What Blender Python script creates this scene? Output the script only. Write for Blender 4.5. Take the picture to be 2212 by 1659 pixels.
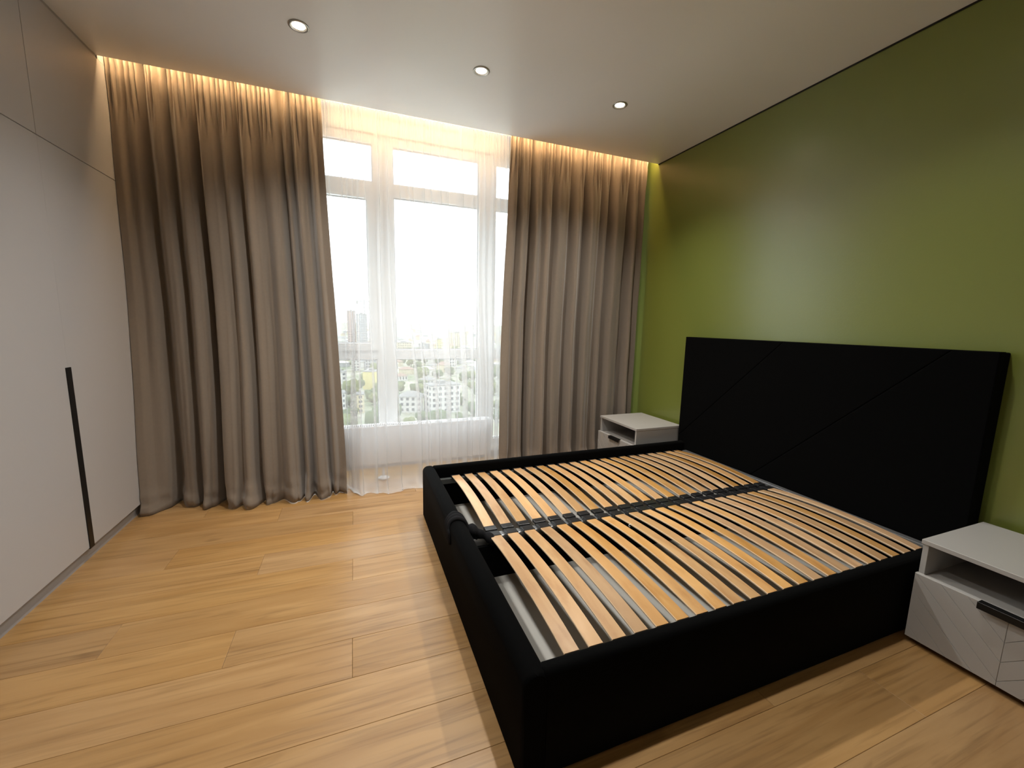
import bpy, bmesh, math, random
from mathutils import Vector, Matrix

for o in list(bpy.data.objects):
    bpy.data.objects.remove(o)
S = bpy.context.scene
C = S.collection
R = math.radians

# ---------------------------------------------------------------- camera, light, exposure
cam = bpy.data.cameras.new('camera')
cam.sensor_fit = 'HORIZONTAL'; cam.sensor_width = 36.0
cam.lens = 890.687 / 2212 * 36.0
cam.clip_start = 0.02; cam.clip_end = 20000
camo = bpy.data.objects.new('camera', cam); C.objects.link(camo)
YAW, PIT, ROL = 0.366451, -0.144714, 0.020747
F_ = Vector((math.sin(YAW)*math.cos(PIT), math.cos(YAW)*math.cos(PIT), math.sin(PIT)))
R_ = Vector((math.cos(YAW), -math.sin(YAW), 0)); U_ = R_.cross(F_)
R2 = R_*math.cos(ROL) + U_*math.sin(ROL); U2 = -R_*math.sin(ROL) + U_*math.cos(ROL)
mw = Matrix((R2, U2, -F_)).transposed().to_4x4()
mw.translation = Vector((1.2971, -1.2227, 1.2553))
camo.matrix_world = mw
S.camera = camo

SKY = 4.6            # hazy overcast sky
SPOT_W = 64.0        # each ceiling downlight
LED_E = 62.0         # warm strip in the curtain recess
W_ = bpy.data.worlds.new('sky'); S.world = W_; W_.use_nodes = True
bg = W_.node_tree.nodes['Background']
bg.inputs[0].default_value = (0.93, 0.97, 1.0, 1); bg.inputs[1].default_value = SKY
vs = S.view_settings
vs.view_transform = 'Standard'; vs.look = 'None'; vs.gamma = 1; vs.use_curve_mapping = False
vs.exposure = 0.36
pl = bpy.data.lights.new('window_portal', 'AREA'); pl.shape = 'RECTANGLE'; pl.size = 2.6; pl.size_y = 2.7
pl.cycles.is_portal = True
po = bpy.data.objects.new('window_portal', pl); C.objects.link(po)
po.location = (1.99, 2.50, 1.36); po.rotation_euler = (R(-90), 0, 0)

# ---------------------------------------------------------------- dimensions (metres)
W, D, H = 3.903, 2.007, 2.70       # green wall, ceiling edge at the curtain recess, ceiling
YB = -2.35                          # wall behind
YW = 2.42                           # room face of the window frames
rnd = random.Random(7)

# ---------------------------------------------------------------- helpers
def tag(o, label=None, cat=None, group=None, kind=None):
    if label: o['label'] = label
    if cat: o['category'] = cat
    if group: o['group'] = group
    if kind: o['kind'] = kind
    return o

def empty(name, loc=(0, 0, 0), rz=0.0):
    o = bpy.data.objects.new(name, None); C.objects.link(o)
    o.empty_display_size = 0.1; o.location = loc; o.rotation_euler = (0, 0, rz)
    return o

def link(name, me, mat=None, parent=None, smooth=False):
    o = bpy.data.objects.new(name, me); C.objects.link(o)
    if mat is not None and not me.materials:
        for m in (mat if isinstance(mat, (list, tuple)) else [mat]): me.materials.append(m)
    if parent: o.parent = parent
    if smooth:
        for p in me.polygons: p.use_smooth = True
    return o

def fin(bm, name):
    bmesh.ops.recalc_face_normals(bm, faces=bm.faces)
    me = bpy.data.meshes.new(name); bm.to_mesh(me); bm.free(); return me

def bbox(bm, x0, x1, y0, y1, z0, z1, bev=0.0, seg=2, mi=0):
    r = bmesh.ops.create_cube(bm, size=1.0)
    vs_ = r['verts']
    for v in vs_:
        v.co = Vector(((x0+x1)/2 + v.co.x*(x1-x0), (y0+y1)/2 + v.co.y*(y1-y0), (z0+z1)/2 + v.co.z*(z1-z0)))
    fs = set(f for v in vs_ for f in v.link_faces)
    for f in fs: f.material_index = mi
    if bev > 0:
        es = set(e for v in vs_ for e in v.link_edges)
        bmesh.ops.bevel(bm, geom=list(es), offset=bev, segments=seg, affect='EDGES', profile=0.5)

def box(name, x0, x1, y0, y1, z0, z1, mat, parent=None, bev=0.0, seg=2):
    bm = bmesh.new(); bbox(bm, x0, x1, y0, y1, z0, z1, bev, seg)
    return link(name, fin(bm, name), mat, parent)

def grid_mesh(name, rows, mat, smooth=True, parent=None):
    n = len(rows[0]); vs_ = [p for r in rows for p in r]
    fs = [(i*n+j, i*n+j+1, (i+1)*n+j+1, (i+1)*n+j) for i in range(len(rows)-1) for j in range(n-1)]
    me = bpy.data.meshes.new(name); me.from_pydata(vs_, [], fs); me.update()
    return link(name, me, mat, parent, smooth)

def lathe(bm, prof, cx, cy, n=32, mi=0):
    rings = []
    for r, z in prof:
        rings.append([bm.verts.new((cx+r*math.cos(2*math.pi*i/n), cy+r*math.sin(2*math.pi*i/n), z)) for i in range(n)])
    for a, b in zip(rings, rings[1:]):
        for i in range(n):
            f = bm.faces.new((a[i], a[(i+1) % n], b[(i+1) % n], b[i])); f.material_index = mi; f.smooth = True
    return rings

def smooth(t): t = max(0., min(1., t)); return t*t*(3-2*t)
def lerp(a, b, t): return a+(b-a)*t
def interp(x, pts):
    if x <= pts[0][0]: return pts[0][1]
    for (a, b), (c, d) in zip(pts, pts[1:]):
        if x <= c: return b+(d-b)*smooth((x-a)/(c-a))
    return pts[-1][1]

# ---------------------------------------------------------------- materials
def mat(name, col, rough=0.5, spec=0.5, metal=0.0, bump=0.0, bscale=200, vary=0.0, vscale=3.0, sheen=0.0):
    m = bpy.data.materials.new(name); m.use_nodes = True
    nt = m.node_tree; b = nt.nodes['Principled BSDF']
    b.inputs['Base Color'].default_value = (*col, 1)
    b.inputs['Roughness'].default_value = rough
    b.inputs['Specular IOR Level'].default_value = spec
    b.inputs['Metallic'].default_value = metal
    if sheen:
        b.inputs['Sheen Weight'].default_value = sheen; b.inputs['Sheen Roughness'].default_value = 0.5
    tc = nt.nodes.new('ShaderNodeTexCoord')
    if vary:
        n = nt.nodes.new('ShaderNodeTexNoise'); n.inputs['Scale'].default_value = vscale; n.inputs['Detail'].default_value = 4
        nt.links.new(tc.outputs['Object'], n.inputs['Vector'])
        mx = nt.nodes.new('ShaderNodeMix'); mx.data_type = 'RGBA'
        mx.inputs['A'].default_value = (*[c*(1-vary) for c in col], 1)
        mx.inputs['B'].default_value = (*[min(1, c*(1+vary)) for c in col], 1)
        nt.links.new(n.outputs['Fac'], mx.inputs['Factor']); nt.links.new(mx.outputs['Result'], b.inputs['Base Color'])
    if bump:
        n = nt.nodes.new('ShaderNodeTexNoise'); n.inputs['Scale'].default_value = bscale; n.inputs['Detail'].default_value = 2
        nt.links.new(tc.outputs['Object'], n.inputs['Vector'])
        bp = nt.nodes.new('ShaderNodeBump'); bp.inputs['Strength'].default_value = bump; bp.inputs['Distance'].default_value = 0.002
        nt.links.new(n.outputs['Fac'], bp.inputs['Height']); nt.links.new(bp.outputs['Normal'], b.inputs['Normal'])
    return m

def wood(name, ca, cb, cdark, rough, grain=(1.0, 14.0, 14.0), knots=True, spec=0.5, tint=0.12):
    m = bpy.data.materials.new(name); m.use_nodes = True
    nt = m.node_tree; N = nt.nodes.new; L = nt.links.new
    b = nt.nodes['Principled BSDF']; b.inputs['Specular IOR Level'].default_value = spec
    tc = N('ShaderNodeTexCoord'); oi = N('ShaderNodeObjectInfo')
    mu = N('ShaderNodeVectorMath'); mu.operation = 'SCALE'; mu.inputs[0].default_value = (37.0, 19.0, 11.0)
    L(oi.outputs['Random'], mu.inputs['Scale'])
    ad = N('ShaderNodeVectorMath'); ad.operation = 'ADD'; L(tc.outputs['Object'], ad.inputs[0]); L(mu.outputs[0], ad.inputs[1])
    def noise(scale_v, sc, det, dist=0.0):
        mp = N('ShaderNodeMapping'); mp.inputs['Scale'].default_value = scale_v; L(ad.outputs[0], mp.inputs['Vector'])
        n = N('ShaderNodeTexNoise'); n.inputs['Scale'].default_value = sc; n.inputs['Detail'].default_value = det
        n.inputs['Distortion'].default_value = dist; L(mp.outputs[0], n.inputs['Vector']); return n.outputs['Fac']
    def ramp(fac, p0, p1):
        r = N('ShaderNodeMapRange'); r.inputs['From Min'].default_value = p0; r.inputs['From Max'].default_value = p1
        r.clamp = True; L(fac, r.inputs['Value']); return r.outputs['Result']
    def mixc(fac, a, c):
        mx = N('ShaderNodeMix'); mx.data_type = 'RGBA'; L(fac, mx.inputs['Factor'])
        for s, v in (('A', a), ('B', c)):
            if isinstance(v, tuple): mx.inputs[s].default_value = (*v, 1)
            else: L(v, mx.inputs[s])
        return mx.outputs['Result']
    g1 = noise(grain, 1.0, 6, 1.2)
    col = mixc(ramp(g1, 0.3, 0.7), ca, cb)
    g2 = noise((grain[0]*2.2, grain[1]*5, grain[2]*5), 1.0, 3)
    f2 = N('ShaderNodeMath'); f2.operation = 'MULTIPLY'; f2.inputs[1].default_value = 0.5; L(ramp(g2, 0.52, 0.75), f2.inputs[0])
    col = mixc(f2.outputs[0], col, cdark)
    if knots:
        ks = [q*kn for q, kn in zip(grain, (2.2, 0.42, 0.42))] if grain[0] < grain[1] else [q*kn for q, kn in zip(grain, (0.42, 2.2, 0.42))]
        mp = N('ShaderNodeMapping'); mp.inputs['Scale'].default_value = ks; L(ad.outputs[0], mp.inputs['Vector'])
        nz = N('ShaderNodeTexNoise'); nz.inputs['Scale'].default_value = 2.0; nz.inputs['Detail'].default_value = 3; L(mp.outputs[0], nz.inputs['Vector'])
        sc = N('ShaderNodeVectorMath'); sc.operation = 'SCALE'; sc.inputs['Scale'].default_value = 0.45; L(nz.outputs['Color'], sc.inputs[0])
        a2 = N('ShaderNodeVectorMath'); a2.operation = 'ADD'; L(mp.outputs[0], a2.inputs[0]); L(sc.outputs[0], a2.inputs[1])
        vo = N('ShaderNodeTexVoronoi'); vo.inputs['Scale'].default_value = 1.0; L(a2.outputs[0], vo.inputs['Vector'])
        core = ramp(vo.outputs['Distance'], 0.13, 0.03)
        sepc = N('ShaderNodeSeparateColor'); L(vo.outputs['Color'], sepc.inputs[0])
        pick = N('ShaderNodeMath'); pick.operation = 'GREATER_THAN'; pick.inputs[1].default_value = 0.55; L(sepc.outputs[0], pick.inputs[0])
        f3 = N('ShaderNodeMath'); f3.operation = 'MULTIPLY'; L(core, f3.inputs[0]); L(pick.outputs[0], f3.inputs[1])
        f4 = N('ShaderNodeMath'); f4.operation = 'MULTIPLY'; f4.inputs[1].default_value = 0.5; L(f3.outputs[0], f4.inputs[0])
        col = mixc(f4.outputs[0], col, cdark)
        g3 = noise((grain[0]*1.5, grain[1]*1.2, grain[2]*1.2), 1.0, 3, 1.5)
        f5 = N('ShaderNodeMath'); f5.operation = 'MULTIPLY'; f5.inputs[1].default_value = 0.45; L(ramp(g3, 0.60, 0.74), f5.inputs[0])
        col = mixc(f5.outputs[0], col, cdark)
    hs = N('ShaderNodeHueSaturation')
    v = N('ShaderNodeMapRange'); v.inputs['To Min'].default_value = 1-tint; v.inputs['To Max'].default_value = 1+tint
    L(oi.outputs['Random'], v.inputs['Value']); L(v.outputs['Result'], hs.inputs['Value'])
    r2 = N('ShaderNodeMath'); r2.operation = 'MULTIPLY'; r2.inputs[1].default_value = 17.3; L(oi.outputs['Random'], r2.inputs[0])
    r3 = N('ShaderNodeMath'); r3.operation = 'FRACT'; L(r2.outputs[0], r3.inputs[0])
    sv = N('ShaderNodeMapRange'); sv.inputs['To Min'].default_value = 1-tint*0.7; sv.inputs['To Max'].default_value = 1+tint*0.7; L(r3.outputs[0], sv.inputs['Value']); L(sv.outputs['Result'], hs.inputs['Saturation']); L(col, hs.inputs['Color'])
    L(hs.outputs['Color'], b.inputs['Base Color'])
    rr = N('ShaderNodeMapRange'); rr.inputs['To Min'].default_value = rough-0.05; rr.inputs['To Max'].default_value = rough+0.08
    L(g2, rr.inputs['Value']); L(rr.outputs['Result'], b.inputs['Roughness'])
    bp = N('ShaderNodeBump'); bp.inputs['Strength'].default_value = 0.12; bp.inputs['Distance'].default_value = 0.001
    L(g2, bp.inputs['Height']); L(bp.outputs['Normal'], b.inputs['Normal'])
    return m

def emit(name, col, st):
    m = bpy.data.materials.new(name); m.use_nodes = True; nt = m.node_tree
    nt.nodes.remove(nt.nodes['Principled BSDF'])
    e = nt.nodes.new('ShaderNodeEmission'); e.inputs[0].default_value = (*col, 1); e.inputs[1].default_value = st
    nt.links.new(e.outputs[0], nt.nodes['Material Output'].inputs[0]); return m

def sheer_mat(name, opacity):
    m = bpy.data.materials.new(name); m.use_nodes = True; nt = m.node_tree
    nt.nodes.remove(nt.nodes['Principled BSDF']); N = nt.nodes.new; L = nt.links.new
    t = N('ShaderNodeBsdfTransparent'); d = N('ShaderNodeBsdfDiffuse'); tr = N('ShaderNodeBsdfTranslucent')
    for n in (d, tr): n.inputs[0].default_value = (0.83, 0.84, 0.86, 1)
    t.inputs[0].default_value = (1, 1, 1, 1)
    a = N('ShaderNodeMixShader'); a.inputs[0].default_value = 0.3; L(d.outputs[0], a.inputs[1]); L(tr.outputs[0], a.inputs[2])
    b = N('ShaderNodeMixShader'); b.inputs[0].default_value = opacity; L(t.outputs[0], b.inputs[1]); L(a.outputs[0], b.inputs[2])
    L(b.outputs[0], nt.nodes['Material Output'].inputs[0]); return m

def glass_mat(name):
    m = bpy.data.materials.new(name); m.use_nodes = True; nt = m.node_tree
    nt.nodes.remove(nt.nodes['Principled BSDF']); N = nt.nodes.new; L = nt.links.new
    t = N('ShaderNodeBsdfTransparent'); t.inputs[0].default_value = (0.95, 0.975, 0.97, 1)
    g = N('ShaderNodeBsdfGlossy'); g.inputs['Roughness'].default_value = 0.02
    b = N('ShaderNodeMixShader'); b.inputs[0].default_value = 0.04; L(t.outputs[0], b.inputs[1]); L(g.outputs[0], b.inputs[2])
    L(b.outputs[0], nt.nodes['Material Output'].inputs[0]); return m

M = {}
M['ceiling'] = mat('stretch_ceiling_white', (0.865, 0.875, 0.885), 0.26, 0.4)
M['white'] = mat('wall_white', (0.82, 0.815, 0.80), 0.7, 0.3)
M['green'] = mat('olive_green_paint', (0.185, 0.222, 0.040), 0.31, 1.0, bump=0.12, bscale=90)
M['wardrobe'] = mat('grey_laminate', (0.49, 0.48, 0.488), 0.42, 0.4)
M['plinth'] = mat('grey_plinth', (0.36, 0.35, 0.355), 0.5, 0.4)
M['dark_gap'] = mat('dark_core', (0.02, 0.02, 0.02), 0.8, 0.2)
M['black_metal'] = mat('black_metal', (0.006, 0.006, 0.006), 0.4, 0.4)
M['black_fabric'] = mat('black_upholstery', (0.0028, 0.0029, 0.003), 0.9, 0.025, sheen=0.009, bump=0.3, bscale=900)
M['strap'] = mat('black_webbing', (0.006, 0.006, 0.007), 0.9, 0.15)
M['black_plastic'] = mat('black_plastic', (0.014, 0.014, 0.015), 0.32, 0.5)
M['frame_metal'] = mat('dark_grey_steel', (0.075, 0.08, 0.078), 0.4, 0.5, 0.3)
M['rail_metal'] = mat('grey_steel', (0.34, 0.345, 0.35), 0.35, 0.5, 0.7)
M['board'] = mat('light_grey_board', (0.33, 0.325, 0.305), 0.33, 0.5)
M['beech'] = wood('beech_slat', (0.60, 0.37, 0.175), (0.47, 0.255, 0.10), (0.34, 0.155, 0.05), 0.36, (9.0, 1.3, 9.0), True, 0.5, 0.20)
M['slat_edge'] = wood('pale_slat_edge', (0.74, 0.56, 0.37), (0.66, 0.48, 0.30), (0.55, 0.36, 0.2), 0.45, (7.0, 1.1, 7.0), False, 0.4, 0.06)
M['oak'] = wood('oak_laminate', (0.455, 0.276, 0.118), (0.345, 0.192, 0.073), (0.15, 0.075, 0.026), 0.31, (1.1, 13.0, 13.0), True, 0.5, 0.07)
M['drape'] = mat('taupe_velvet', (0.232, 0.188, 0.148), 0.85, 0.15, bump=0.2, bscale=700, vary=0.06, vscale=60, sheen=0.35)
M['sheer'] = sheer_mat('white_voile', 0.42)
M['glass'] = glass_mat('window_glass')
M['pvc'] = mat('white_pvc', (0.80, 0.81, 0.82), 0.35, 0.5)
M['gasket'] = mat('grey_gasket', (0.25, 0.25, 0.25), 0.6)
M['radiator'] = mat('white_enamel', (0.80, 0.80, 0.82), 0.35, 0.5)
M['grille_shade'] = mat('radiator_shade', (0.06, 0.06, 0.065), 0.6)  # fins coloured dark so the shade below the grille bars shows
M['night'] = mat('light_grey_lacquer', (0.42, 0.41, 0.395), 0.4, 0.4)
M['chrome'] = mat('satin_nickel', (0.45, 0.44, 0.42), 0.3, 0.5, 0.8)
M['lamp'] = emit('lamp_lens', (1.0, 0.88, 0.68), 30.0)
M['led'] = emit('warm_led', (1.0, 0.64, 0.32), LED_E)

# ---------------------------------------------------------------- room shell
floor = tag(box('floor', -0.70, W, YB, 2.52, -0.10, -0.012, M['dark_gap']), kind='structure')
def plank_mesh(L, wd):
    bm = bmesh.new(); c = 0.0009
    bbox(bm, 0.0004, L-0.0004, 0.0004, wd-0.0004, -0.012, 0.0)
    top = [f for f in bm.faces if f.normal.z > 0.5]
    es = list(top[0].edges)
    bmesh.ops.bevel(bm, geom=es, offset=c, segments=1, affect='EDGES')
    return fin(bm, 'plank')
PL, PW = 1.326, 0.198
pm = {}
k0 = math.floor((YB-0.184)/PW)
for k in range(k0, 12):
    y0 = 0.184+k*PW
    ya, yb_ = max(y0, YB), min(y0+PW, 2.395)
    if yb_-ya < 0.01: continue
    off = 1.253-(k % 3)*PL/3
    j = math.floor((-0.08-off)/PL)
    x = off+j*PL
    while x < W:
        xa, xb = max(x, -0.08), min(x+PL, W)
        if xb-xa > 0.02:
            key = (round(xb-xa, 4), round(yb_-ya, 4))
            if key not in pm: pm[key] = plank_mesh(*key)
            o = link('plank', pm[key], M['oak'], floor); o.location = (xa, ya, 0)
        x += PL

ceil = tag(box('ceiling', -0.70, W, YB, D, H, H+0.12, M['ceiling']), kind='structure')
box('recess_ceiling', -0.70, W, D, 2.52, H+0.12, H+0.20, M['white'], ceil)
tag(box('wall_right', W, W+0.12, YB, 2.52, -0.10, H+0.20, M['green']), kind='structure')
tag(box('shadow_gap_strip', W-0.006, W, YB, D-0.002, H-0.008, H-0.0005, M['black_metal']), kind='structure')  # solid black strip standing in for the dark shadow gap under the ceiling
tag(box('wall_back', -0.70, W, YB-0.12, YB, -0.10, H+0.12, M['white']), kind='structure')
tag(box('wall_left', -0.82, -0.70, YB, 2.52, -0.10, H+0.20, M['white']), kind='structure')
# outer wall around the glazing
WX0, WX1 = 0.72, 3.26
bm = bmesh.new()
bbox(bm, -0.70, WX0, YW-0.02, 2.60, -0.10, H+0.20)
bbox(bm, WX1, W, YW-0.02, 2.60, -0.10, H+0.20)
bbox(bm, WX0, WX1, YW-0.02, 2.60, -0.10, 0.10)
bbox(bm, WX0, WX1, YW-0.02, 2.60, 2.70, H+0.20)
tag(link('wall_window', fin(bm, 'wall_window'), M['white']), kind='structure')
tag(box('baseboard_window', -0.05, W, YW-0.034, YW-0.02, 0.0, 0.06, M['plinth']), kind='structure')

# ---------------------------------------------------------------- windows
def window(name, gx0, gx1, fx0, fx1, sash=False):
    root = empty(name, (0, 0, 0)); tag(root, kind='structure')
    y0, y1 = YW, YW+0.07
    gz = [(0.17, 0.935), (1.02, 2.25), (2.35, 2.63)]
    if sash: gz = [(0.17, 0.935), (1.075, 2.215), (2.35, 2.63)]
    box('stile', fx0, gx0, y0, y1, 0.10, 2.70, M['pvc'], root, 0.006)
    box('stile', gx1, fx1, y0, y1, 0.10, 2.70, M['pvc'], root, 0.006)
    box('bottom_rail', gx0, gx1, y0, y1, 0.10, gz[0][0], M['pvc'], root, 0.006)
    box('transom', gx0, gx1, y0, y1, 0.935, 1.02, M['pvc'], root, 0.006)
    box('transom', gx0, gx1, y0, y1, 2.25, 2.35, M['pvc'], root, 0.006)
    box('head_rail', gx0, gx1, y0, y1, 2.63, 2.70, M['pvc'], root, 0.006)
    for i, (a, b) in enumerate(gz):
        xa, xb = gx0, gx1
        if sash and i == 1:
            s = 0.05; xa += s; xb -= s
            bm = bmesh.new()
            bbox(bm, gx0-0.012, gx0+s, y0-0.018, y1-0.02, 1.01, 2.262, 0.005)
            bbox(bm, gx1-s, gx1+0.012, y0-0.018, y1-0.02, 1.01, 2.262, 0.005)
            bbox(bm, gx0+s, gx1-s, y0-0.018, y1-0.02, 1.01, 1.075, 0.005)
            bbox(bm, gx0+s, gx1-s, y0-0.018, y1-0.02, 2.215, 2.262, 0.005)
            sf = link('sash', fin(bm, 'sash'), M['pvc'], root)
            bm = bmesh.new()
            bbox(bm, gx0+0.008, gx0+0.03, y0-0.026, y0-0.018, 1.50, 1.57, 0.003)
            bbox(bm, gx0+0.010, gx0+0.028, y0-0.045, y0-0.026, 1.44, 1.55, 0.006)
            link('handle', fin(bm, 'handle'), M['pvc'], sf)
        p = box('pane', xa-0.008, xb+0.008, y0+0.028, y0+0.034, a-0.008, b+0.008, M['glass'], root)
        g = 0.006
        bm = bmesh.new()
        bbox(bm, xa, xa+g, y0+0.015, y0+0.028, a, b); bbox(bm, xb-g, xb, y0+0.015, y0+0.028, a, b)
        bbox(bm, xa+g, xb-g, y0+0.015, y0+0.028, a, a+g); bbox(bm, xa+g, xb-g, y0+0.015, y0+0.028, b-g, b)
        link('gasket', fin(bm, 'gasket'), M['gasket'], p)
window('window_1', 0.80, 1.476, WX0, 1.553, True)
window('window_2', 1.632, 2.352, 1.553, 2.43)
window('window_3', 2.508, 3.18, 2.43, WX1)

# ---------------------------------------------------------------- wardrobe
wd = tag(empty('wardrobe', (-0.3, 1.0, 0)), 'tall pale grey fitted wardrobe with flat doors and black vertical grip beside the curtain', 'wardrobe')
def wpart(name, *a, **k):
    o = box(name, *a, **k); o.parent = wd; o.matrix_parent_inverse = Matrix.Translation((0.3, -1.0, 0)); return o
wpart('carcass', -0.62, -0.022, YB+0.02, 2.38, 0.075, 2.682, M['dark_gap'])
wpart('plinth', -0.60, -0.028, YB+0.02, 2.38, 0.0, 0.075, M['plinth'])
wpart('top_filler', -0.60, -0.006, YB+0.02, 2.0, 2.682, 2.699, M['plinth'])
wpart('side_filler', -0.60, -0.001, 2.008, 2.38, 2.682, 2.818, M['wardrobe'])
ed = [2.385, 1.392]
while ed[-1] > YB+0.05: ed.append(max(ed[-1]-1.02, YB+0.02))
for i, (b, a) in enumerate(zip(ed, ed[1:])):
    wpart('upper_door', -0.020, 0, a+0.0015, b-0.0015, 2.0515, 2.680, M['wardrobe'], bev=0.0008, seg=1)
    d = wpart('lower_door', -0.020, 0, a+0.0002, b-0.0002, 0.078, 2.0475, M['wardrobe'], bev=0.0004, seg=1)
for y in (1.392, 1.392-2.04):
    wpart('grip_profile', -0.004, 0.004, y-0.020, y+0.019, 0.072, 1.003, M['black_metal'], bev=0.001, seg=1)

# ---------------------------------------------------------------- curtain rails and LED strip
for y, nm, lb in ((2.118, 'curtain_rail', 'white ceiling track carrying the taupe drapes'), (2.20, 'curtain_rail', 'white ceiling track carrying the sheer voile')):
    tag(box(nm, 0.02, W-0.02, y-0.012, y+0.012, 2.775, H+0.12, M['pvc']), lb, 'curtain rail')
led = tag(empty('led_strip', (W/2, D+0.006, 2.75)), 'warm white LED strip hidden in the recess above the curtains', 'light strip')
def strip_part(name, y0, y1, z0, z1, m):
    o = box(name, 0.01, W-0.01, y0, y1, z0, z1, m, led)
    o.location = (-W/2, 0.006, 0.0); o.rotation_euler = (R(-42), 0, 0)
    return o
strip_part('channel', -0.004, 0.002, -0.010, 0.010, M['chrome'])
strip_part('diffuser', 0.002, 0.006, -0.007, 0.007, M['led'])

# ---------------------------------------------------------------- drapes
def drape(name, prof, top, bot, ytop, hem, label, seed, zt=2.772):
    """prof: (x, depth) ridge/valley points across the cloth at mid height (depth > 0 towards the window)"""
    r = random.Random(seed); x0, x1 = prof[0][0], prof[-1][0]
    pu = [((x-x0)/(x1-x0), d, r.uniform(-1, 1), r.uniform(0, 6.28)) for x, d in prof]
    def depth(u, t):
        u = min(max(u, 0), 1)
        for (a, da, ra, pa), (c, dc, rc_, pc) in zip(pu, pu[1:]):
            if u <= c:
                da_ = da*(1+0.35*ra*math.sin(2.2*t+pa)); dc_ = dc*(1+0.35*rc_*math.sin(2.2*t+pc))
                q = (u-a)/(c-a); q = q*q*(3-2*q)
                if dc > da: q = q**1.25       # crisp valleys, round ridges
                else: q = 1-(1-q)**1.25
                return da_+(dc_-da_)*q, (c-a)
        return pu[-1][1], 0.1
    NU, NZ = 620, 100
    pl = []; u = 0.0; sgn = 1           # irregular pencil pleats in the heading
    while u < 1: pl.append((u, sgn*r.uniform(0.6, 1.2))); u += r.uniform(0.006, 0.020); sgn = -sgn
    pl.append((1.01, 0))
    def pleat(u):
        for (a, da), (c, dc) in zip(pl, pl[1:]):
            if u <= c: return da+(dc-da)*smooth((u-a)/(c-a))
        return 0
    pv = [pleat(j/NU) for j in range(NU+1)]
    pf = r.uniform(0, 6)
    rows = []
    for iz in range(NZ+1):
        t = iz/NZ; z = zt*(1-t)
        row = []
        for j in range(NU+1):
            u = j/NU
            x = lerp(lerp(top[0], top[1], u), lerp(bot[0], bot[1], u), smooth(t)*0.6+t*0.4)
            yc = lerp(ytop, interp(u, hem), 0.35*t+0.65*smooth((t-0.45)/0.55))
            us = u+0.012*math.sin(2.6*(t-0.4)+u*6+pf)*(t-0.42)*min(1, 6*u, 6*(1-u))
            d, wdt = depth(us, t)
            wb = lerp(0.55, 1.0, smooth((2.62-z)/0.5))*lerp(1.0, 1.2, smooth((t-0.7)/0.3))
            plw = smooth((z-2.30)/0.34)**1.5
            tape = 0.005*math.exp(-((z-2.688)/0.006)**2)
            crease = 0.0045*math.sin(37*us+9*t+pf)*math.sin(13*t+us*29)*smooth((t-0.1)/0.3)
            y = yc+1.8*d*wb-0.018*plw*pv[j]+tape-crease
            x += -0.10*d*math.sin(9*us+pf*2)*wb
            zz = z
            q = smooth((0.20-z)/0.20)
            if q > 0:      # hem breaking on the floor
                n1 = math.sin(us*23+pf)+0.6*math.sin(us*51+2.1*pf)
                y -= q*(0.016+0.016*n1); x += q*0.012*math.sin(us*38+2*pf)
                zz = z+q*0.016*max(0, math.sin(us*31+pf*1.7))*min(1, z/0.02+0.35)
                y += 0.012*q*math.sin(z*60+us*25+pf)
            row.append((min(max(x, 0.003), W-0.012), y, max(zz, 0.003)))
        rows.append(row)
    o = grid_mesh(name, rows, M['drape'])
    md = o.modifiers.new('thickness', 'SOLIDIFY'); md.thickness = 0.003; md.offset = -1
    return tag(o, label, 'curtain', 'taupe drapes')
drape('drape', [(0.0, -.024), (.03, -.026), (.065, -.010), (.10, -.018), (.155, .034), (.215, -.030), (.235, -.028), (.278, .020), (.33, -.030), (.365, -.018), (.415, .032), (.45, -.036), (.50, -.026),
                (.545, -.002), (.585, -.028), (.64, .020), (.685, -.032), (.72, -.020), (.765, .002), (.82, -.034), (.85, -.022), (.892, .034), (.918, -.018), (.949, .030), (.985, -.034), (1.02, -.022),
                (1.050, .010), (1.080, -.032), (1.108, -.012), (1.15, -.024)],
      (0.004, 1.135), (0.004, 1.215), 2.115,
      [(0, 1.975), (0.14, 2.04), (0.34, 1.975), (0.44, 1.90), (0.66, 1.91), (0.8, 1.90), (1, 1.965)],
      'taupe floor length drape hanging between the wardrobe and the sheer', 3)
drape('drape', [(2.475, -.014), (2.53, -.032), (2.57, .004), (2.615, -.026), (2.66, -.014), (2.704, .034), (2.745, -.026), (2.80, -.002), (2.85, -.032), (2.90, .012), (2.96, -.036), (3.02, -.018),
                (3.079, .026), (3.13, -.030), (3.17, -.016), (3.218, .036), (3.27, -.034), (3.33, -.020), (3.385, .006), (3.42, -.026), (3.478, .036), (3.54, -.034), (3.61, -.022), (3.689, .030), (3.74, -.030), (3.79, .010), (3.845, -.016)],
      (2.512, 3.845), (2.40, 3.83), 2.115,
      [(0, 1.97), (0.3, 1.99), (0.5, 2.04), (0.66, 2.10), (1, 2.11)],
      'taupe floor length drape hanging between the sheer and the green wall', 11)

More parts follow.
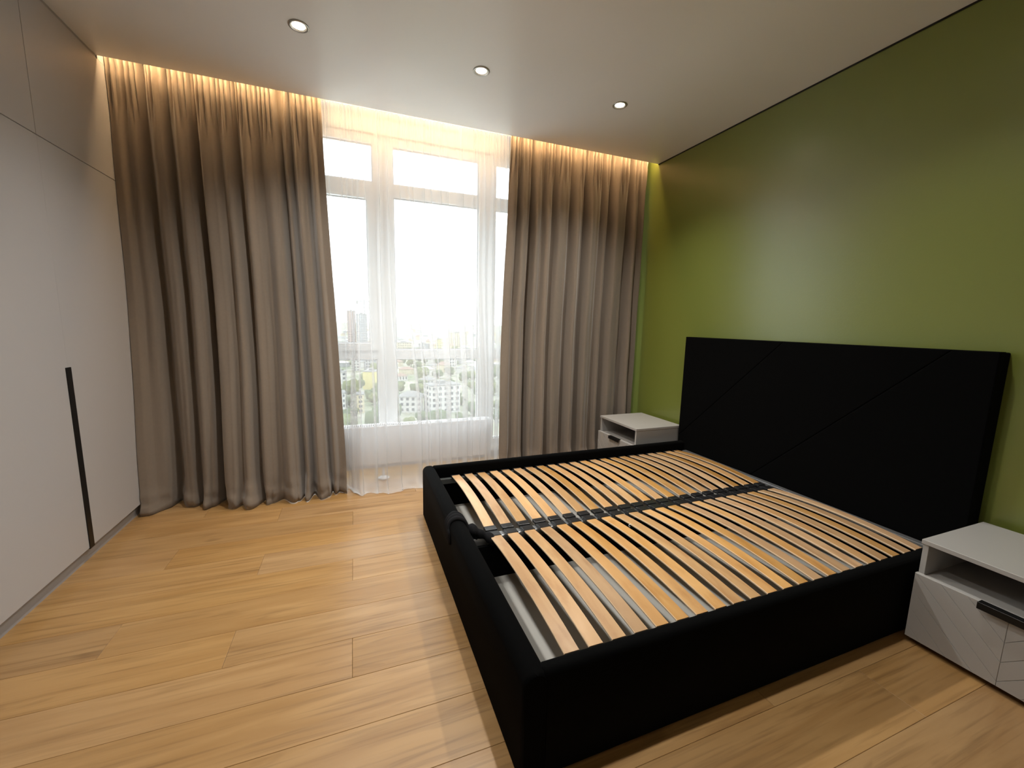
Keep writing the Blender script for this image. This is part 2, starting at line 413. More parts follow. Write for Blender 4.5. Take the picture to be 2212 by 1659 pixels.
# ---------------------------------------------------------------- sheer
def sheer():
    r = random.Random(5)
    # fold centre at z 2.4 / 1.6 / 0.3 and its half width at the same heights
    folds = [(1.160, 1.172, 1.195, .006, .006, .006), (1.248, 1.243, 1.232, .007, .005, .004), (1.284, 1.283, 1.30, .004, .002, .002),
             (1.321, 1.308, 1.265, .004, .003, .018), (1.357, 1.337, 1.325, .006, .008, .004), (1.405, 1.410, 1.42, .006, .004, .010), (1.50, 1.49, 1.50, .012, .012, .004), (1.565, 1.57, 1.60, .010, .010, .004),
             (1.656, 1.695, 1.742, .004, .007, .014), (1.714, 1.765, 1.800, .004, .005, .010), (1.756, 1.792, 1.825, .003, .002, .002), (1.838, 1.845, 1.880, .010, .014, .012), (1.892, 1.895, 1.912, .005, .004, .004),
             (1.960, 1.985, 1.968, .014, .028, .018), (2.032, 2.042, 2.035, .003, .003, .006), (2.132, 2.118, 2.106, .022, .024, .020), (2.235, 2.215, 2.160, .006, .013, .010), (2.274, 2.266, 2.235, .004, .004, .004),
             (2.33, 2.325, 2.30, .010, .012, .010), (2.40, 2.385, 2.345, .012, .018, .014), (2.46, 2.45, 2.41, .014, .016, .014), (2.515, 2.50, 2.465, .010, .010, .008)]
    NZ = 90; zt = 2.772
    hemy = [(1.0, 2.045), (1.205, 2.04), (1.27, 1.94), (1.32, 1.865), (1.42, 1.862), (1.58, 1.90), (1.72, 1.865), (2.0, 1.90), (2.28, 1.95), (2.37, 2.04), (2.6, 2.05)]
    def mid(x): return smooth((x-1.20)/0.10)*(1-smooth((x-2.22)/0.12))
    def tri(t, a, b, c):
        return interp(t, [(0.134, a), (0.42, b), (0.89, c)])
    rows = []
    for i in range(NZ+1):
        t = i/NZ; z = zt*(1-t)
        xl, xr = lerp(1.105, 1.178, t), lerp(2.56, 2.50, t)
        line = [(xl, 0.0)]
        for k, (c0, c1, c2, h0, h1, h2) in enumerate(folds):
            cc = tri(t, c0, c1, c2)+0.003*math.sin(5*t+k*2.1)
            h = tri(t, h0, h1, h2)*lerp(0.45, 1.0, smooth((2.62-z)/0.3))
            dy = 0.010+0.45*h
            line += [(cc+h, -dy), (cc-h, dy*0.4)]
        line.append((xr, 0.0))
        row = []
        NS = 14
        for (ax, ay), (bx, by) in zip(line, line[1:]):
            for s in range(NS):
                q = s/NS; sm = smooth(q)
                x = lerp(ax, bx, q); y = lerp(ay, by, sm)
                # slack between folds
                if bx > ax: y -= 0.010*math.sin(math.pi*q)
                row.append((x, y))
        row.append((xr, 0.0))
        out = []
        for x, y in row:
            yc = lerp(2.20, interp(x, hemy), 0.10*min(1, t*1.25)+0.90*smooth((t-0.36)/0.45)) if z > 0.0 else interp(x, hemy)
            yy = yc+y
            pl_ = smooth((z-2.52)/0.15)
            yy += pl_*0.007*math.sin(x*2*math.pi/0.021+1.5*math.sin(x*31))
            yy += 0.004*math.exp(-((z-2.60)/0.006)**2)
            yy += 0.004*math.sin(6*t+x*9)
            q = smooth((0.07-z)/0.07)
            zz = z
            if q > 0:
                yy -= q*mid(x)*(0.035+0.022*math.sin(x*21+1)+0.008*math.sin(x*63))
                zz = max(0.004, z+q*0.006*math.sin(x*45))
            out.append((x, yy, zz))
        rows.append(out)
    # hem lying on the floor
    last = rows[-1]
    for e in (0.012, 0.03, 0.045):
        rows.append([(x, y-e*mid(x)*(0.8+0.6*math.sin(x*17)), 0.004+0.007*abs(math.sin(x*38+e*60))) for x, y, z in last])
    o = grid_mesh('sheer_curtain', rows, M['sheer'])
    tag(o, 'white translucent voile sheer hanging in front of the window', 'curtain')
sheer()

# ---------------------------------------------------------------- radiator
RX0, RX1, RY0, RY1, RZ0, RZ1 = 0.98, 2.38, 2.085, 2.185, 0.125, 0.445
rad = tag(empty('radiator', ((RX0+RX1)/2, (RY0+RY1)/2, 0)), 'low white panel radiator with slotted top grille standing before the window', 'radiator')
inv = Matrix.Translation((-(RX0+RX1)/2, -(RY0+RY1)/2, 0))
def rpart(o): o.parent = rad; o.matrix_parent_inverse = inv; return o
rpart(box('front_panel', RX0, RX1, RY0, RY0+0.016, RZ0, RZ1-0.004, M['radiator'], None, 0.006))
rpart(box('rear_panel', RX0, RX1, RY1-0.016, RY1, RZ0, RZ1-0.004, M['radiator'], None, 0.006))
for x in (RX0, RX1-0.012): rpart(box('side_cover', x, x+0.012, RY0+0.016, RY1-0.016, RZ0, RZ1, M['radiator'], None, 0.003))
bm = bmesh.new()
for i in range(28): 
    x = RX0+0.03+i*(RX1-RX0-0.06)/27
    bbox(bm, x-0.0006, x+0.0006, RY0+0.018, RY1-0.018, RZ0+0.01, RZ1-0.03)
tag(rpart(link('convector_fins', fin(bm, 'fins'), M['grille_shade'])), kind='stuff')
n = 100
bar = bmesh.new(); bbox(bar, -0.0032, 0.0032, RY0+0.012, RY1-0.012, RZ1-0.012, RZ1-0.001); barm = fin(bar, 'grille_bar')
for i in range(n):
    o = rpart(link('grille_bar', barm, M['radiator'])); o.location = (RX0+0.018+i*(RX1-RX0-0.036)/(n-1), 0, 0)
for fx in (1.485, 2.16):
    bm = bmesh.new(); cy = (RY0+RY1)/2-0.02
    lathe(bm, [(0.0, 0.006), (0.045, 0.003), (0.046, 0.008), (0.016, 0.018), (0.011, 0.03), (0.011, 0.16), (0, 0.16)], fx, cy, 24)
    rpart(link('foot', fin(bm, 'foot'), M['radiator']))

# ---------------------------------------------------------------- downlights
def downlight(x, y, label, group=None, power=1.0):
    root = empty('downlight', (x, y, H)); tag(root, label, 'downlight', group)
    bm = bmesh.new()
    lathe(bm, [(0.048, 0.0005), (0.049, -0.003), (0.044, -0.006), (0.034, -0.004), (0.030, 0.010), (0.029, 0.02)], 0, 0, 40)
    link('trim_ring', fin(bm, 'ring'), M['chrome'], root)
    bm = bmesh.new(); lathe(bm, [(0.0001, -0.003), (0.018, -0.0025), (0.030, 0.000)], 0, 0, 32)
    link('lens', fin(bm, 'lens'), M['lamp'], root)
    l = bpy.data.lights.new('bulb', 'SPOT'); l.energy = SPOT_W*power; l.color = (1.0, 0.965, 0.905)
    l.spot_size = R(125); l.spot_blend = 0.9; l.shadow_soft_size = 0.03
    lo = bpy.data.objects.new('bulb', l); C.objects.link(lo); lo.parent = root; lo.location = (0, 0, -0.012)
# recesses the lamps sit in are hidden behind the lens
downlight(1.09, 1.302, 'round recessed spotlight with satin ring, the ceiling spot nearest the wardrobe')
downlight(2.036, 1.302, 'round recessed spotlight with satin ring, the middle ceiling spot of the row')
downlight(2.988, 1.302, 'round recessed spotlight with satin ring, the ceiling spot nearest the green wall')

for i, x in enumerate((1.09, 2.036, 2.988)):
    downlight(x, -0.10, 'round recessed spotlight in the ceiling row away from the window', 'downlights away from the window', 0.6)

# ---------------------------------------------------------------- bed
BX0, BX1, BY0, BY1, BT = 1.684, 3.80, -0.345, 1.372, 0.335
bed = tag(empty('bed', (2.75, 0.51, 0)), 'black upholstered double bed with bare wooden slat base and tall headboard', 'bed')
binv = Matrix.Translation((-2.75, -0.51, 0))
def bpart(o): o.parent = bed; o.matrix_parent_inverse = binv; return o
def rail_profile(w, z0, z1, r=0.026):
    pts = [(0, z0), (0, z1-r)]
    for i in range(1, 9):
        a = math.pi - i*math.pi/2/8; pts.append((r+r*math.cos(a), z1-r+r*math.sin(a)))
    for i in range(0, 9):
        a = math.pi/2 - i*math.pi/2/8; pts.append((w-r+r*math.cos(a), z1-r+r*math.sin(a)))
    pts.append((w, z0)); return pts
def extrude_prof(name, prof, axis, c0, c1, m, bev=0.004):
    # axis 'y': profile is (x,z) swept along y; axis 'x': profile (y,z) swept along x
    bm = bmesh.new()
    rings = []
    steps = [c0, c0+0.012, c1-0.012, c1]
    cx = sum(p[0] for p in prof)/len(prof); zmx = max(p[1] for p in prof)
    for i, c in enumerate(steps):
        sh = 0.010 if i in (0, 3) else 0
        ring = []
        for a, z in prof:
            aa = a+(sh if a < cx else -sh)*0.6; zz = z-(sh*0.6 if z > zmx-0.02 else 0)
            ring.append(bm.verts.new((aa, c, zz) if axis == 'y' else (c, aa, zz)))
        rings.append(ring)
    for A, B in zip(rings, rings[1:]):
        for i in range(len(A)):
            j = (i+1) % len(A); f = bm.faces.new((A[i], A[j], B[j], B[i])); f.smooth = True
    bm.faces.new(rings[0]); bm.faces.new(rings[-1])
    return link(name, fin(bm, name), m)
fr_w = 0.078
bpart(extrude_prof('foot_rail', [(BX0+a, z) for a, z in rail_profile(fr_w, 0.008, BT, 0.034)], 'y', BY0, BY1, M['black_fabric']))
bpart(extrude_prof('side_rail', [(BY0+a, z) for a, z in rail_profile(0.046, 0.008, BT, 0.018)], 'x', BX0+fr_w*0.75, BX1, M['black_fabric']))
bpart(extrude_prof('side_rail', [(BY1-0.046+a, z) for a, z in rail_profile(0.046, 0.008, BT, 0.018)], 'x', BX0+fr_w*0.75, BX1, M['black_fabric']))
for x in (BX0+0.05, BX1-0.1):
    for y in (BY0+0.03, BY1-0.03):
        bm = bmesh.new(); lathe(bm, [(0.0001, 0), (0.02, 0), (0.02, 0.012), (0.0001, 0.012)], x, y, 16)
        bpart(link('glide', fin(bm, 'glide'), M['black_plastic']))
# storage box
IX0, IX1, IY0, IY1 = BX0+fr_w, BX1, BY0+0.046, BY1-0.046
bpart(box('storage_floor', IX0, IX1, IY0, IY1, 0.045, 0.060, M['board']))
bpart(box('divider', IX0+0.002, IX1, 0.490, 0.506, 0.060, 0.225, M['black_fabric']))
bpart(box('foot_liner', IX0, IX0+0.004, IY0+0.002, 0.485, 0.061, 0.268, M['board']))
# headboard: three padded panels with diagonal seams (y + z = const)
HY0, HY1, HZ = -0.345, 1.407, 1.181
def clip(poly, a, b, c, keep):
    out = []
    for p, q in zip(poly, poly[1:]+poly[:1]):
        fp, fq = a*p[0]+b*p[1]-c, a*q[0]+b*q[1]-c
        ip, iq = (fp >= 0) == keep, (fq >= 0) == keep
        if ip: out.append(p)
        if ip != iq:
            t = fp/(fp-fq); out.append((p[0]+(q[0]-p[0])*t, p[1]+(q[1]-p[1])*t))
    return out
bpart(box('headboard_base', 3.845, W-0.002, HY0+0.003, HY1-0.003, 0.0, HZ-0.003, M['black_fabric'], None, 0.006))
rect = [(HY0, 0.02), (HY1, 0.02), (HY1, HZ), (HY0, HZ)]
cuts = [1.77, 0.985]
polys = [clip(rect, 1, 1, 1.77, True), clip(clip(rect, 1, 1, 1.77, False), 1, 1, 0.985, True), clip(rect, 1, 1, 0.985, False)]
for pi_, poly in enumerate(polys):
    bm = bmesh.new()
    back = [bm.verts.new((3.845, y, z)) for y, z in poly]
    f = bm.faces.new(back)
    ex = bmesh.ops.extrude_face_region(bm, geom=[f])
    top = [g for g in ex['geom'] if isinstance(g, bmesh.types.BMFace)][0]
    for v in top.verts: v.co.x = 3.800
    bmesh.ops.bevel(bm, geom=list(top.edges), offset=0.008, segments=3, affect='EDGES', profile=0.6)
    o = bpart(link('headboard_panel', fin(bm, 'headboard_panel'), M['black_fabric'], None, False))
# slat base
ZE = 0.262
bpart(box('frame_tube', IX0+0.005, BX1-0.02, 1.298, 1.326, 0.222, 0.256, M['frame_metal'], None, 0.003))
bpart(box('frame_tube', IX0+0.005, BX1-0.02, -0.298, -0.262, 0.222, 0.256, M['frame_metal'], None, 0.003))
bpart(box('frame_tube', BX1-0.045, BX1-0.008, -0.262, 1.298, 0.235, 0.272, M['rail_metal'], None, 0.003))
bpart(box('center_rail', IX0+0.012, BX1-0.05, 0.518, 0.562, 0.215, 0.252, M['rail_metal'], None, 0.004))
def slat_mesh(L, wd, th, bow):
    bm = bmesh.new(); n = 14; rings = []
    for i in range(n+1):
        q = i/n; z = bow*4*q*(1-q); e = 0.0018
        y = q*L
        sec = [(0, -th+e), (0, -e), (e, 0), (wd-e, 0), (wd, -e), (wd, -th+e), (wd-e, -th), (e, -th)]
        rings.append([bm.verts.new((x, y, z+zz)) for x, zz in sec])
    for A, B in zip(rings, rings[1:]):
        for i in range(8):
            f = bm.faces.new((A[i], A[(i+1) % 8], B[(i+1) % 8], B[i])); f.material_index = 0 if i in (2, 6) else 1
    bm.faces.new(rings[0]).material_index = 1; bm.faces.new(rings[-1]).material_index = 1
    return fin(bm, 'slat')
SL, SW = 0.745, 0.053
smesh = slat_mesh(SL, SW, 0.008, 0.024)
bm = bmesh.new()
w2 = SW/2+0.003
for s in (-1, 1):   # two sleeves and the saddle between them
    ya, yb_ = sorted((s*0.010, s*0.047))
    bbox(bm, -w2, w2, ya, yb_, -0.0115, 0.0035, 0.0025, 2)
    bbox(bm, -w2-0.0005, w2+0.0005, *sorted((s*0.043, s*0.048)), -0.0125, 0.0048, 0.0015, 1)
bbox(bm, -w2+0.002, w2-0.002, -0.012, 0.012, -0.016, -0.002, 0.002, 1)
bbox(bm, -w2*0.8, w2*0.8, -0.020, 0.020, -0.018, -0.0105, 0.001, 1)
hold = fin(bm, 'slat_holder')
bm = bmesh.new(); bbox(bm, -w2, w2, -0.022, 0.018, -0.014, 0.003, 0.003, 2); endm = fin(bm, 'end_holder')
pitch = 0.0864; rs = random.Random(4)
for k in range(22):
    x = 1.862+k*pitch
    for y in (0.575, -0.2395+0.0):
        o = bpart(link('slat', smesh, [M['beech'], M['slat_edge']])); o.location = (x, y+0.0, ZE+0.006); o.rotation_euler = (0, rs.uniform(-.012, .012), rs.uniform(-.0015, .0015))
    o = bpart(link('slat_holder', hold, M['black_plastic'])); o.location = (x+SW/2, 0.540, ZE+0.006)
    for y, s in ((1.318, 1), (-0.272, -1)):
        o = bpart(link('end_holder', endm, M['black_plastic'])); o.location = (x+SW/2, y-0.004*s, ZE+0.004)
# fabric pull strap looped over the foot rail
def ribbon(name, path, yc, wid, th, ridges, m):
    rows = []
    nW = 20
    for i, (x, z, nx, nz, wv) in enumerate(path):
        row = []
        for j in range(nW+1):
            v = j/nW; off = th*(0.55+0.45*abs(math.sin(ridges*math.pi*v)))*(1 if 0 < j < nW else 0.05)
            row.append((x+nx*off, yc+wv+(v-0.5)*wid*(1+0.15*math.sin(i*0.5)), z+nz*off))
        rows.append(row)
    o = grid_mesh(name, rows, m); md = o.modifiers.new('t', 'SOLIDIFY'); md.thickness = 0.003; md.offset = -1
    return o
path = []
r0 = 0.034
for i in range(6): path.append((BX0-0.001, 0.245+i*0.011, -1, 0, -0.028+0.004*i))
for i in range(9):
    a = math.pi-i*math.pi/2/8; path.append((BX0+r0+(r0+0.001)*math.cos(a), BT-r0+(r0+0.001)*math.sin(a), math.cos(a), math.sin(a), -0.004+0.003*i))
for i in range(9):
    a = math.pi/2-i*math.pi/2/8; path.append((BX0+fr_w-r0+(r0+0.001)*math.cos(a), BT-r0+(r0+0.001)*math.sin(a), math.cos(a), math.sin(a), 0.022-0.004*i))
for i in range(5): path.append((BX0+fr_w+0.002+0.010*i, BT-r0-0.012-0.010*i, 0.8, 0.6, -0.012-0.004*i))
bpart(ribbon('pull_strap', path, 0.590, 0.075, 0.010, 3, M['strap']))
bm = bmesh.new()
for i in range(9):   # bunched end of the strap tucked inside
    c = Vector((BX0+fr_w+0.022+0.011*i, 0.565-0.008*i, 0.287-0.0045*i))
    r = bmesh.ops.create_icosphere(bm, subdivisions=2, radius=0.024+0.006*math.sin(i*1.9))
    for v in r['verts']:
        v.co = Vector((v.co.x*0.8, v.co.y*(1.1+0.3*math.sin(i)), v.co.z*0.85))*(1+0.12*math.sin(40*v.co.x+i)) + c
o = bpart(link('strap_bundle', fin(bm, 'bundle'), M['strap'], None, True))
md = o.modifiers.new('r', 'REMESH'); md.mode = 'VOXEL'; md.voxel_size = 0.005; md.use_smooth_shade = True
md = o.modifiers.new('s', 'SMOOTH'); md.iterations = 6; md.factor = 0.6
# small white hook between two slats
bm = bmesh.new()
pts = [(0.006*math.cos(a), 0.006*math.sin(a)) for a in [R(40+i*28) for i in range(10)]]
prev = None
for x, z in pts:
    ring = [bm.verts.new((x*(1+0.25*math.cos(t)), 0.0016*math.sin(t), z*(1+0.25*math.cos(t)))) for t in [i*math.pi/3 for i in range(6)]]
    if prev:
        for i in range(6): bm.faces.new((prev[i], prev[(i+1) % 6], ring[(i+1) % 6], ring[i]))
    prev = ring
o = bpart(link('plastic_hook', fin(bm, 'hook'), M['pvc'])); o.location = (2.540, 0.352, 0.282)

# ---------------------------------------------------------------- nightstands
def groove_panel(w, h, t, sp, gw=0.0022, gd=0.0025):
    """drawer front in the y-z plane (front at x=0, towards -x), milled V grooves meeting on the centre line"""
    bm = bmesh.new()
    def slab(poly):
        back = [bm.verts.new((t, y, z)) for y, z in poly]; mid = [bm.verts.new((gd, y, z)) for y, z in poly]
        cx = sum(p[0] for p in poly)/len(poly); cz = sum(p[1] for p in poly)/len(poly)
        n = len(poly)
        ins = []
        for i in range(n):   # inset polygon by gw/2
            p0, p1, p2 = Vector(poly[i-1]), Vector(poly[i]), Vector(poly[(i+1) % n])
            d1 = (p1-p0).normalized(); d2 = (p2-p1).normalized()
            n1 = Vector((-d1.y, d1.x)); n2 = Vector((-d2.y, d2.x))
            if n1.dot(Vector((cx, cz))-p1) < 0: n1 = -n1
            if n2.dot(Vector((cx, cz))-p1) < 0: n2 = -n2
            bis = (n1+n2)
            k = gw/2/max(0.3, bis.normalized().dot(n1)); ins.append(p1+bis.normalized()*k)
        fr = [bm.verts.new((0, p.x, p.y)) for p in ins]
        bm.faces.new(back); bm.faces.new(fr)
        for A, B in ((back, mid), (mid, fr)):
            for i in range(n): bm.faces.new((A[i], A[(i+1) % n], B[(i+1) % n], B[i]))
    meshes = []
    for s in (-1, 1):
        half = [(0, 0), (s*w/2, 0), (s*w/2, h), (0, h)]
        cuts_ = []
        c = 0.227-0.025-w/2   # z - |y| = c through the left edge
        lo, hi = -w/2-0.0, h
        cs = sorted([c+sp*i for i in range(-8, 9)])
        cs = [q for q in cs if -w/2 < q < h]
        bounds = [-9]+cs+[9]
        for a, b in zip(bounds, bounds[1:]):
            p = clip(half, -s, 1, a, True)
            if len(p) >= 3: p = clip(p, -s, 1, b, False)
            # drop tiny slivers / duplicate points
            q = []
            for v in p:
                if not q or (Vector(v)-Vector(q[-1])).length > 1e-4: q.append(v)
            if len(q) > 2 and (Vector(q[0])-Vector(q[-1])).length < 1e-4: q.pop()
            if len(q) < 3: continue
            area = abs(sum(q[i][0]*q[(i+1) % len(q)][1]-q[(i+1) % len(q)][0]*q[i][1] for i in range(len(q))))/2
            if area < 2e-4: continue
            slab(q)
    return fin(bm, 'drawer_front')
def nightstand(y0, label):
    x0, x1, w, h = 3.392, 3.850, 0.525, 0.440
    root = empty('nightstand', (0, 0, 0)); root.location = ((x0+x1)/2, y0+w/2, 0); tag(root, label, 'nightstand')
    inv = Matrix.Translation((-(x0+x1)/2, -(y0+w/2), 0))
    def P(o): o.parent = root; o.matrix_parent_inverse = inv; return o
    y1 = y0+w; t = 0.018
    P(box('top', x0-0.002, x1, y0, y1, h-t, h, M['night'], None, 0.0012, 1))
    P(box('side_panel', x0+0.004, x1, y0+0.004, y0+0.004+t, 0.030, h-t, M['night'], None, 0.0008, 1))
    P(box('side_panel', x0+0.004, x1, y1-0.004-t, y1-0.004, 0.030, h-t, M['night'], None, 0.0008, 1))
    P(box('back_panel', x1-0.008, x1-0.002, y0+0.022, y1-0.022, 0.030, h-t, M['night']))
    P(box('shelf', x0+0.006, x1-0.008, y0+0.022, y1-0.022, 0.278, 0.294, M['night']))
    P(box('bottom_panel', x0+0.006, x1-0.008, y0+0.022, y1-0.022, 0.030, 0.046, M['night']))
    for yy in (y0+0.05, y1-0.05):
        for xx in (x0+0.05, x1-0.05):
            bm = bmesh.new(); lathe(bm, [(0.0001, 0), (0.016, 0), (0.018, 0.030), (0.0001, 0.030)], xx, yy, 16)
            P(link('foot', fin(bm, 'foot'), M['black_plastic']))
    d = P(link('drawer', groove_panel(w-0.004, 0.276, 0.018, 0.0755), M['night'])); d.location = (x0-0.016, (y0+y1)/2, 0.024)
    bm = bmesh.new()
    bbox(bm, -0.018, 0.012, -0.075, 0.075, 0.2765, 0.2795, 0.0008, 1); bbox(bm, -0.0185, -0.0155, -0.075, 0.075, 0.254, 0.2795, 0.0008, 1)
    hd = link('handle', fin(bm, 'handle'), M['black_metal'], d)
nightstand(-0.372-0.525, 'light grey nightstand with grooved drawer beside the bed, on the side away from the window')
nightstand(1.425, 'light grey nightstand with grooved drawer in the corner between bed and taupe drape')

# ---------------------------------------------------------------- city outside, seen from a high floor
GZ = -60.0
def citymat(name, col, v=0.1, sc=0.1):
    col = tuple(c*0.55+0.02 for c in col)  # all city colours dimmed and greyed a little, haze put into the colour
    return mat(name, col, 0.9, 0.1, vary=v, vscale=sc)
M['c_white'] = citymat('render_white', (0.62, 0.61, 0.58)); M['c_cream'] = citymat('render_cream', (0.62, 0.55, 0.38))
M['c_yellow'] = citymat('render_yellow', (0.62, 0.55, 0.22)); M['c_grey'] = citymat('render_grey', (0.36, 0.37, 0.38))
M['c_pink'] = citymat('brick_pink', (0.46, 0.33, 0.28)); M['c_roof'] = citymat('roof_grey', (0.27, 0.27, 0.27)); M['c_roofred'] = citymat('roof_red', (0.30, 0.20, 0.16))
M['c_win'] = mat('dark_glass', (0.05, 0.06, 0.07), 0.15, 0.5); M['c_leaf'] = citymat('foliage', (0.085, 0.125, 0.04), 0.45, 0.25); M['c_bark'] = citymat('bark', (0.10, 0.07, 0.05))
M['c_leaf2'] = citymat('foliage_light', (0.15, 0.18, 0.055), 0.4, 0.25)
def ground_mat():
    m = bpy.data.materials.new('city_ground'); m.use_nodes = True; nt = m.node_tree; N = nt.nodes.new; L = nt.links.new
    b = nt.nodes['Principled BSDF']; b.inputs['Roughness'].default_value = 0.95; b.inputs['Specular IOR Level'].default_value = 0.1
    tc = N('ShaderNodeTexCoord')
    n = N('ShaderNodeTexNoise'); n.inputs['Scale'].default_value = 0.03; n.inputs['Detail'].default_value = 5; L(tc.outputs['Object'], n.inputs['Vector'])
    v = N('ShaderNodeTexVoronoi'); v.inputs['Scale'].default_value = 0.045; L(tc.outputs['Object'], v.inputs['Vector'])
    r = N('ShaderNodeValToRGB'); e = r.color_ramp.elements
    e[0].position = 0.35; e[0].color = (0.085, 0.115, 0.05, 1); e[1].position = 0.62; e[1].color = (0.28, 0.26, 0.22, 1)
    L(n.outputs['Fac'], r.inputs[0])
    r2 = N('ShaderNodeValToRGB'); e = r2.color_ramp.elements; e[0].position = 0.0; e[0].color = (0.10, 0.13, 0.07, 1); e[1].position = 1.0; e[1].color = (0.30, 0.29, 0.27, 1)
    L(v.outputs['Color'], r2.inputs[0])
    mx = N('ShaderNodeMix'); mx.data_type = 'RGBA'; mx.inputs['Factor'].default_value = 0.45; L(r.outputs[0], mx.inputs['A']); L(r2.outputs[0], mx.inputs['B'])
    L(mx.outputs['Result'], b.inputs['Base Color']); return m
tag(box('ground', -6000, 9000, 60, 14000, GZ-1, GZ, ground_mat()), kind='structure')

def building(name, x, y, w, d, h, rz, mw_, rows_, cols_, dcols, label, roof='flat', mroof='c_roof', group=None, wsz=(0.45, 0.5)):
    root = empty(name, (x, y, GZ), rz); tag(root, label, 'building', group)
    box('walls', -w/2, w/2, -d/2, d/2, 0, h, M[mw_], root)
    if roof == 'flat':
        bm = bmesh.new(); bbox(bm, -w/2-0.25, w/2+0.25, -d/2-0.25, d/2+0.25, h, h+0.7); bbox(bm, -w*0.15, w*0.12, -d*0.1, d*0.3, h+0.7, h+2.6)
        link('roof', fin(bm, 'roof'), M[mroof], root)
    else:
        bm = bmesh.new(); e = 0.7; rh = min(w, d)*0.30
        b = [bm.verts.new(p) for p in ((-w/2-e, -d/2-e, h), (w/2+e, -d/2-e, h), (w/2+e, d/2+e, h), (-w/2-e, d/2+e, h))]
        if w >= d: t = [bm.verts.new((-w/2+d/2, 0, h+rh)), bm.verts.new((w/2-d/2+0.01, 0, h+rh))]; fs = [(0, 1, 't1', 't0'), (2, 3, 't0', 't1'), (1, 2, 't1'), (3, 0, 't0')]
        else: t = [bm.verts.new((0, -d/2+w/2, h+rh)), bm.verts.new((0, d/2-w/2+0.01, h+rh))]; fs = [(1, 2, 't1', 't0'), (3, 0, 't0', 't1'), (0, 1, 't0'), (2, 3, 't1')]
        for f in fs: bm.faces.new([t[int(q[1])] if isinstance(q, str) else b[q] for q in f])
        bm.faces.new(b); link('roof', fin(bm, 'roof'), M[mroof], root)
    fh = h/rows_
    def wins(n, span, axis, face, s):
        if n == 0: return
        cw = span/n; ww = cw*wsz[0]; wh = fh*wsz[1]
        bm = bmesh.new()
        if axis == 'x': bbox(bm, -ww/2, ww/2, -0.12, 0.12, -wh/2, wh/2)
        else: bbox(bm, -0.12, 0.12, -ww/2, ww/2, -wh/2, wh/2)
        me = fin(bm, 'window')
        for i in range(n):
            for j in range(rows_):
                o = link('window', me, M['c_win'], root); c = -span/2+(i+0.5)*cw; z = (j+0.55)*fh
                o.location = (c, face, z) if axis == 'x' else (face, c, z)
    wins(cols_, w, 'x', -d/2, -1)
    wins(dcols, d, 'y', -w/2, -1)
    return root
building('apartment_block', 57, 279, 21, 14, 19.0, R(12), 'c_white', 5, 5, 3, 'white apartment block with five rows of dark windows, next to the grey roofed house')
building('house', 37, 286, 15, 11, 11.0, R(-14), 'c_white', 3, 4, 3, 'white house with broad grey hipped roof, next to the white apartment block', 'hip')
building('apartment_block', -9, 294, 7, 10, 13.5, R(4), 'c_white', 4, 3, 0, 'narrow white block seen at the edge of the left drape', 'flat')
building('apartment_block', 4, 291, 4.6, 9, 12.5, R(0), 'c_cream', 4, 1, 0, 'slim cream block between the two white ones below the yellow hall')
building('office_hall', 15, 394, 11, 14, 16.0, R(-20), 'c_yellow', 3, 0, 0, 'yellow walled hall with grey flat roof', 'flat')
building('apartment_block', 3, 540, 7, 12, 17.0, R(0), 'c_white', 5, 2, 0, 'white slab block behind the yellow hall')
building('apartment_block', 19, 536, 13, 12, 18.0, R(6), 'c_grey', 5, 4, 0, 'grey block with small windows behind the yellow hall')
building('house', -12, 428, 10, 9, 12.0, R(8), 'c_white', 3, 2, 0, 'white villa with flat roof in front of the pink tower')
building('tower_block', -2, 800, 14, 16, 78.0, R(0), 'c_pink', 18, 3, 0, 'tall pinkish tower block under construction with bare sides')
building('tower_block', 15, 792, 18, 16, 73.0, R(0), 'c_grey', 18, 5, 0, 'tall grey tower block below the crane')
building('apartment_block', 94, 850, 36, 16, 20.0, R(3), 'c_cream', 5, 8, 0, 'long cream slab block at the foot of the skyline')
building('apartment_block', 163, 845, 10, 12, 28.0, R(0), 'c_yellow', 7, 2, 0, 'narrow yellow high block at the foot of the skyline')
building('apartment_block', 250, 1040, 44, 18, 36.0, R(0), 'c_cream', 9, 8, 0, 'broad cream high block towards the horizon')
building('apartment_block', 136, 860, 22, 14, 17.0, R(-5), 'c_grey', 5, 5, 0, 'grey slab block beside the narrow yellow one')
building('house', 46, 443, 12, 9, 5.0, R(10), 'c_white', 1, 4, 0, 'low white house with red roof among the trees', 'hip', 'c_roofred')
building('house', 68, 405, 13, 10, 5.5, R(-18), 'c_white', 1, 4, 0, 'low white house with grey roof behind the apartment block', 'hip')
building('warehouse', 114, 625, 18, 12, 6.0, R(8), 'c_white', 1, 0, 0, 'low white warehouse with pale flat roof', 'flat', 'c_white')
building('apartment_block', 122, 535, 10, 10, 15.0, R(0), 'c_white', 4, 3, 0, 'small white block with four floors beside the warehouse')
# tower crane
cr = tag(empty('tower_crane', (21, 802, GZ)), 'lattice tower crane standing behind the grey tower', 'crane')
box('mast', -0.9, 0.9, 17, 18.8, 0, 100, M['c_grey'], cr); box('jib', -14, 26, 17.2, 18.6, 96, 97.6, M['c_grey'], cr); box('counterweight', -14, -10, 16.8, 19, 92, 96, M['c_roof'], cr); box('apex', -0.5, 0.5, 17.4, 18.4, 97.6, 104, M['c_grey'], cr)
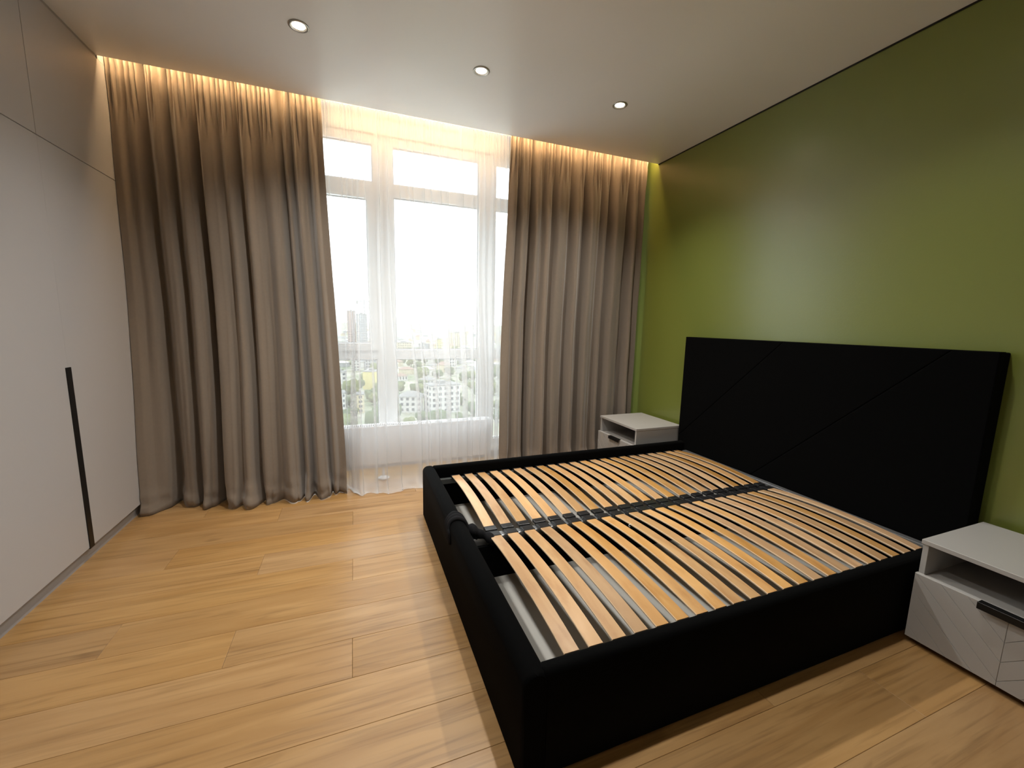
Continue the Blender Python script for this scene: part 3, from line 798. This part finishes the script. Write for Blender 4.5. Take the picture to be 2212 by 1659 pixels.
# scattered far houses
rc = random.Random(21)
taken = [(o.location.x, o.location.y, 0.72*max(o.children[0].dimensions.x, o.children[0].dimensions.y, 8)+2) for o in bpy.data.objects if o.get('category') == 'building']
taken.append((21, 820, 16))
def free(x, y, r):
    if any((x-a)**2+(y-b)**2 < (r+q)**2 for a, b, q in taken): return False
    taken.append((x, y, r)); return True
hm = []
for i, (mwl, mr) in enumerate((('c_white', 'c_roof'), ('c_cream', 'c_roofred'), ('c_grey', 'c_white'), ('c_white', 'c_white'))):
    bm = bmesh.new(); bbox(bm, -0.5, 0.5, -0.5, 0.5, 0, 0.7)
    t = [bm.verts.new((-0.2, 0, 1.0)), bm.verts.new((0.2, 0, 1.0))]; b = [bm.verts.new(p) for p in ((-.56, -.56, .7), (.56, -.56, .7), (.56, .56, .7), (-.56, .56, .7))]
    for f in ((b[0], b[1], t[1], t[0]), (b[2], b[3], t[0], t[1]), (b[1], b[2], t[1]), (b[3], b[0], t[0])):
        q = bm.faces.new(f); q.material_index = 1
    me = fin(bm, 'house'); me.materials.append(M[mwl]); me.materials.append(M[mr]); hm.append(me)
lab = ['small far house with white walls and grey roof', 'small far house with cream walls and red roof', 'small far house with grey walls and white roof', 'small far house with white walls and white roof']
for i in range(230):
    y = 450*(6.0**rc.random()); ax = rc.uniform(-0.03, 0.36); x = 1.3+ax*y
    k = rc.randrange(4); s = rc.uniform(7, 14)*(1+y/2500); wq = rc.uniform(.8, 1.6)
    if not free(x, y, 0.60*s*math.hypot(wq, 1)): continue
    o = bpy.data.objects.new('house', hm[k]); C.objects.link(o); o.location = (x, y, GZ); o.scale = (s*wq, s, rc.uniform(5, 11)*(1+y/2500)); o.rotation_euler = (0, 0, rc.uniform(-.6, .6))
    tag(o, lab[k], 'house', 'far houses: '+lab[k])
# trees
crowns = []
for q in range(4):
    bm = bmesh.new(); rq = random.Random(q+40)
    for i in range(7):
        r = bmesh.ops.create_icosphere(bm, subdivisions=2, radius=rq.uniform(0.28, 0.48))
        c = Vector((rq.uniform(-.38, .38), rq.uniform(-.38, .38), rq.uniform(0.45, 1.05)))
        for v in r['verts']: v.co = v.co*(1+0.22*rq.uniform(-1, 1))+c
    crowns.append(fin(bm, 'crown'))
bm = bmesh.new(); lathe(bm, [(0.07, 0), (0.05, 0.6), (0.03, 0.8)], 0, 0, 8); trunk = fin(bm, 'trunk')
for i in range(420):
    y = 235*(3.6**rc.random()); ax = rc.uniform(-0.05, 0.37); x = 1.3+ax*y
    s = rc.uniform(5, 10)
    if not free(x, y, 0.95*s): continue
    k = rc.randrange(4); lt = rc.random() < 0.4
    root = empty('tree', (x, y, GZ), rc.uniform(0, 6)); root.scale = (s, s, s*rc.uniform(.85, 1.2))
    tag(root, ('light green' if lt else 'dark green')+' broadleaf tree among the houses below the window', 'tree', ('light' if lt else 'dark')+' green trees below the window')
    me = crowns[k]
    if not lt: o = link('crown', me, M['c_leaf'], root)
    else:
        key = 'crown_light_%d' % k
        if key not in bpy.data.meshes: m2 = me.copy(); m2.name = key; m2.materials.clear(); m2.materials.append(M['c_leaf2'])
        o = link('crown', bpy.data.meshes[key], None, root)
    link('trunk', trunk, M['c_bark'], root)
